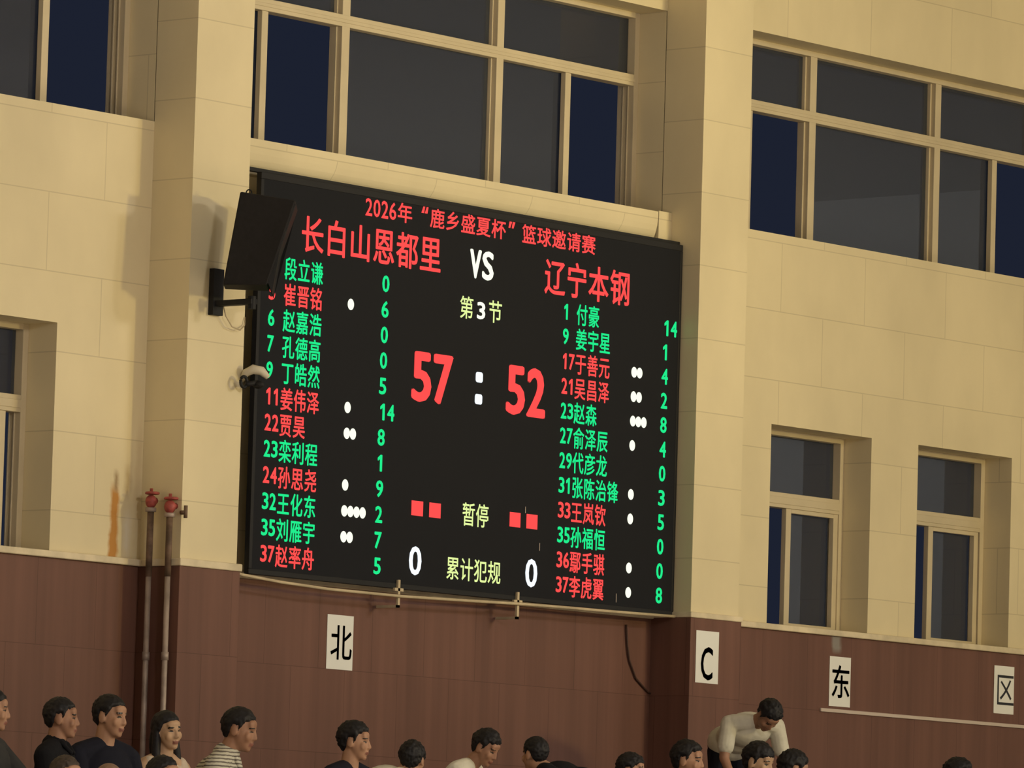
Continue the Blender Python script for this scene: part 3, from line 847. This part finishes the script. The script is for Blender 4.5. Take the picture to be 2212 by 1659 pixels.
    if hair == 'long':
        for k in (-1, 1):
            capsule(b2, hp((k * 0.066, 0.02, 0.03)), 0.026, hp((k * 0.085, 0.01, -0.12)), 0.030)
            capsule(b2, hp((k * 0.085, 0.01, -0.12)), 0.030, hp((k * 0.10, -0.01, -0.30)), 0.020)
        ell(b2, hp((0, 0.065, -0.08)), (0.085, 0.05, 0.15), H)
        g = remesh(b2, vox, 3)
    else:
        g = bpy.data.meshes.new('hair'); b2.to_mesh(g); b2.free()
    g.name = 'hair'; g.materials.append(M[hairmat])
    g.polygons.foreach_set('use_smooth', [True] * len(g.polygons))
    ho = bpy.data.objects.new('hair', g); C.objects.link(ho); ho.parent = root
    tag(root, label, 'person', 'spectators')
    return root

ROW, LOW = 2.64, 2.24
person('man in dark grey t-shirt cut off by the left edge', (-7.81, -2.6), 3.612, ROW, twist=20, hyaw=22, hpitch=4, shirt='grey_cloth', arms='forward', hair='short', sk=0, build=1.1)
person('man in black polo shirt facing right, second from the left edge', (-7.184, -2.62), 3.585, ROW, twist=25, hyaw=15, hpitch=2, shirt='black_cloth', collar=True, sk=1)
person('man in plain navy t-shirt sitting just left of the grey pipes', (-6.60, -2.50), 3.634, ROW, twist=-5, hyaw=18, hpitch=6, shirt='navy_cloth', sk=0, build=1.06)
person('woman with long dark hair and lacy white top, at the foot of the pipes', (-6.05, -2.5), 3.556, ROW, twist=-8, hyaw=3, hpitch=4, hroll=-6, hair='long', shirt='cream_lace', sk=2, bare=True, build=0.85)
person('child below the long-haired woman, only dark hair and forehead showing', (-7.31, -3.65), 3.205, LOW, twist=0, hyaw=5, hair='short', shirt='grey_cloth', sk=0, build=0.68)
person('spectator at the bottom edge below the man in black polo, brownish hair', (-8.515, -3.95), 3.150, LOW, twist=0, hair='short', hairmat='hair_brown', shirt='grey_cloth', sk=0, build=0.68)
person('spectator with shaved head at the bottom edge below the navy t-shirt', (-7.91, -3.75), 3.140, LOW, twist=0, hair='shaved', hairmat='hair_shaved', shirt='black_cloth', sk=0, build=0.68)
person('man in white and grey striped polo leaning forward beside the left pillar', (-5.28, -2.45), 3.618, ROW, twist=34, lean=24, hyaw=-6, hpitch=4, shirt='striped_cloth', collar=True, sk=1, build=1.12)
person('youth with full black hair and navy shirt facing right, below the left paper sign', (-4.156, -2.5), 3.576, ROW, twist=0, hyaw=28, hpitch=4, hair='full', shirt='navy_cloth', sk=0)
person('person in white shirt leaning over, back of the black-haired head showing', (-3.31, -2.30), 3.482, ROW, twist=38, lean=74, hyaw=75, hpitch=-22, hair='full', shirt='white_cloth', sk=0, size=1.0, legs=20)
person('man in white t-shirt bowing his head, right of the leaning white shirt', (-2.759, -2.5), 3.590, ROW, twist=18, lean=40, hyaw=-6, hpitch=16, hair='full', shirt='white_cloth', sk=1, size=1.0)
person('person in black shirt seen from behind, next to the bowing man', (-2.03, -2.35), 3.576, ROW, twist=-150, lean=74, hyaw=-40, hpitch=-22, hair='short', shirt='black_cloth', sk=0, legs=20, size=1.0)
person('child at the bottom edge below the right end of the scoreboard', (-1.229, -2.6), 3.494, ROW, twist=20, hyaw=5, hpitch=0, hair='fringe', shirt='grey_cloth', sk=0, build=0.85)
person('young man with short black hair below the letter C sign', (-0.445, -2.5), 3.617, ROW, twist=10, hyaw=10, hpitch=4, hair='full', shirt='black_cloth', sk=0)
person('man in white t-shirt standing and bending down, head lowered', (1.816, -1.5), 4.05, 3.56, twist=-24, lean=70, hyaw=6, hpitch=40, hair='full', shirt='white_cloth', stand=True, size=1.0, arms='down', sk=1, build=1.1)
person('youth with black fringe sitting right in front of the bending man', (0.270, -2.6), 3.640, ROW, twist=0, hyaw=8, hpitch=14, hair='fringe', shirt='navy_cloth', sk=2, build=0.9)
person('spectator with rounded black hair right of the youth with the fringe', (0.891, -2.45), 3.607, ROW, twist=30, hyaw=30, hpitch=18, hair='full', shirt='grey_cloth', sk=0, build=0.9)
person('spectator at the bottom edge near the right side, only black hair showing', (2.809, -2.6), 3.634, ROW, twist=10, hyaw=5, hpitch=8, hair='full', shirt='grey_cloth', sk=0)
